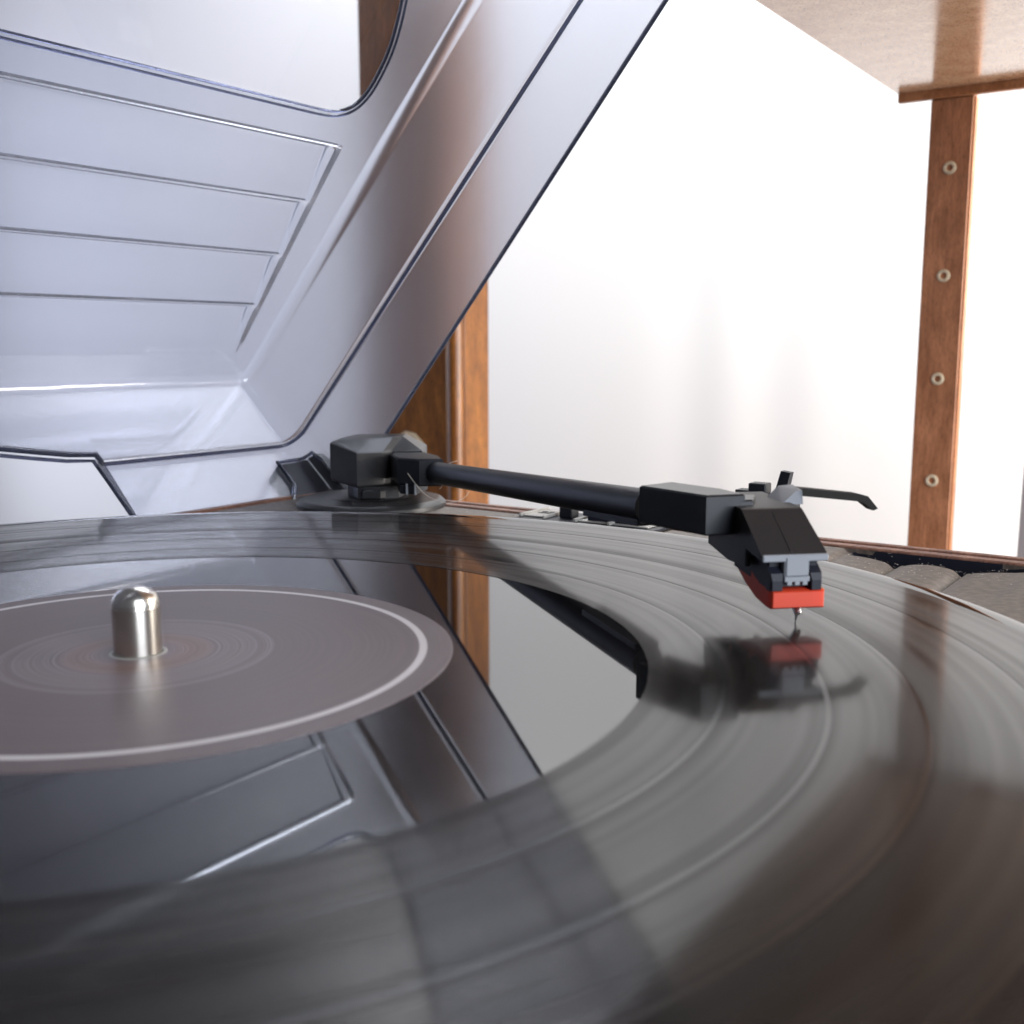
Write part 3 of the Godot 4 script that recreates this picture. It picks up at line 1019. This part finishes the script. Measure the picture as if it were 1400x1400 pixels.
func setting() -> void:
	var w := Shape.new()
	tbox(w, -2600, 1500, -700, 1900, 1000, 1040)
	var o := alone("back_wall", w, M.wall, at(-500, -700, 1020))
	tag(o, "white wall behind the turntable", "", "", "structure")
	var f := Shape.new()
	tbox(f, -2600, 1500, -740, -700.2, -800, 1040)
	o = alone("floor", f, M.floor, at(-500, -740, 100))
	tag(o, "floor under the furniture", "", "", "structure")
	var c := thing("cabinet", "wooden cabinet top that carries the turntable", "cabinet", at(-134, -700, 125))
	var b := Shape.new()
	tbox(b, -310, 42, -104, -86.1, -72, 312, 1.5)
	obj("cabinet_top", b, M.post, c)
	b = Shape.new()
	tbox(b, -300, 34, -699.8, -104.2, -66, 306, 1.5)
	obj("cabinet_body", b, M.post, c)
	# white curtain, in soft upright folds, in front of the wall on the right
	var cs := Shape.new()
	var front := PackedVector3Array()
	var n := 900
	var wave := func(x: float) -> float:
		var k := exp(-pow((x + 405.0) / 75.0, 2))
		return 965.0 - 1.1 * k * sin((x + 450.0) * 0.062) - 0.5 * k * sin(x * 0.031) + 1.0 * sin(x * 0.013 + 1.0)
	for i in n:
		var fa := lerpf(-2300.0, 1300.0, i / float(n))
		var fb := lerpf(-2300.0, 1300.0, (i + 1) / float(n))
		Shape.quad(front, at(fa, -680, wave.call(fa)), at(fb, -680, wave.call(fb)), at(fb, 1700, wave.call(fb)), at(fa, 1700, wave.call(fa)))
		Shape.quad(front, at(fa, -680, wave.call(fa) + 2), at(fa, 1700, wave.call(fa) + 2), at(fb, 1700, wave.call(fb) + 2), at(fb, -680, wave.call(fb) + 2))
	cs.piece(front)
	o = alone("curtain", cs, M.curtain, at(250, -680, 960), TURN, 60.0)
	tag(o, "wide white curtain hanging behind everything, with faint upright folds", "curtain")
	var g := Shape.new()
	g.loft([PackedVector3Array([at(-112.4, -700, 640), at(120, -700, 640), at(120, -700, 652), at(-112.4, -700, 652)]), PackedVector3Array([at(-107.2, 30, 640), at(120, 30, 640), at(120, 30, 652), at(-107.2, 30, 652)])])
	o = alone("grey_board", g, M.grey, at(0, -700, 646))
	tag(o, "plain grey board at the right edge, beyond the shelf upright", "board")


func fibres() -> void:
	var paths := [
		["thin pale curved hair lying over the end of the tonearm tube", [[-33, 8.0, -345.8], [-29.5, 3.4, -345.4], [-26, 0.4, -345.0], [-20.5, -1.2, -344], [-15.5, 0.2, -343], [-13.5, 2.6, -343]]],
		["thin pale hair looped on top of the tonearm tube beside the bracket", [[-22.6, 3.8, -339.6], [-21.2, 5.8, -338.6], [-21.4, 8.6, -338.8], [-20.0, 11.4, -340], [-17.0, 12.6, -339.4]]]]
	for q in paths:
		var pts := PackedVector3Array()
		var cv := Curve3D.new()
		for i in q[1].size():
			var a := Vector3(q[1][i][0], q[1][i][1], q[1][i][2])
			var b := Vector3.ZERO
			if i > 0 and i < q[1].size() - 1:
				b = (Vector3(q[1][i + 1][0], q[1][i + 1][1], q[1][i + 1][2]) - Vector3(q[1][i - 1][0], q[1][i - 1][1], q[1][i - 1][2])) / 6
			cv.add_point(a, -b, b)
		for i in 24:
			pts.append(cv.sample_baked(cv.get_baked_length() * i / 23.0))
		var s := Shape.new()
		s.tube(pts, 0.09, 6)
		tag(alone("hair", s, M.fibre, pts[0], 0.0, 60.0), q[0], "hair", "stray hairs on the tonearm")


func unseen_light(at_m: Vector3, to_m: Vector3, size: Vector2, radiance: float, c: Color) -> void:
	var a := AreaLight3D.new()
	a.name = "unseen_light"
	add_child(a, true)
	a.look_at_from_position(at_m, to_m)
	a.area_size = size
	a.area_normalize_energy = true
	a.light_energy = radiance * size.x * size.y / PI
	a.light_color = c
	a.area_range = 8.0
	a.area_attenuation = 2.0
	a.shadow_enabled = true


func _ready() -> void:
	# camera
	var cam := Camera3D.new()
	cam.name = "camera"
	add_child(cam)
	cam.position = Vector3(0, 0.04802, 0)
	cam.rotation = Vector3(-0.1504, 0, 0.0)
	cam.keep_aspect = Camera3D.KEEP_HEIGHT
	var lens := CameraAttributesPhysical.new()
	lens.frustum_focal_length = 25.77
	lens.frustum_focus_distance = 0.265
	lens.exposure_aperture = 20.0
	lens.frustum_near = 0.01
	lens.frustum_far = 20.0
	cam.attributes = lens
	cam.fov = 49.94
	cam.near = 0.01
	cam.far = 20.0
	# air and exposure
	var we := WorldEnvironment.new()
	we.name = "environment"
	var e := Environment.new()
	e.background_mode = Environment.BG_COLOR
	e.background_color = lin(0.20, 0.205, 0.24)
	e.tonemap_mode = Environment.TONE_MAPPER_LINEAR
	e.tonemap_exposure = 0.58
	e.sdfgi_enabled = true
	e.ssao_enabled = true
	e.ssil_enabled = true
	we.environment = e
	add_child(we)
	# daylight from the window behind the camera on its right; the next two lights are added, out of view
	unseen_light(Vector3(0.85, 0.42, 0.95), Vector3(0.0, 0.0, -0.30), Vector2(0.9, 1.1), 21.0, Color(0.93, 0.96, 1.0))
	unseen_light(F * -0.42 + U * 0.85 + UP * 0.82, F * -0.46 + U * 1.0 + UP * 0.30, Vector2(1.0, 0.35), 25.0, Color(0.97, 0.985, 1.0))  # added, unseen: brightens the curtain more towards the top
	unseen_light(F * 0.55 + U * 0.78 + UP * 0.12, F * -0.15 + U * 0.965 + UP * 0.22, Vector2(0.4, 0.7), 36.0, Color(1.0, 0.975, 0.94))  # added, unseen: brightens the curtain and the sides facing right
	unseen_light(F * -1.5 + U * 0.50 + UP * 0.16, F * -0.85 + U * 1.0 + UP * 0.12, Vector2(0.6, 0.8), 4.6, Color(0.87, 0.90, 1.0))
	make_materials()
	M.trim_light = wood(Color(0.60, 0.38, 0.23), Color(0.76, 0.53, 0.36), 91, 2.0, 0.4, 0.35, Vector3(6, 6, 6))
	setting()
	shelving()
	left_post()
	turntable()
	record()
	tonearm()
	dust_cover()
	fibres()
	dust()
	print("camera fov %.3f" % cam.fov)
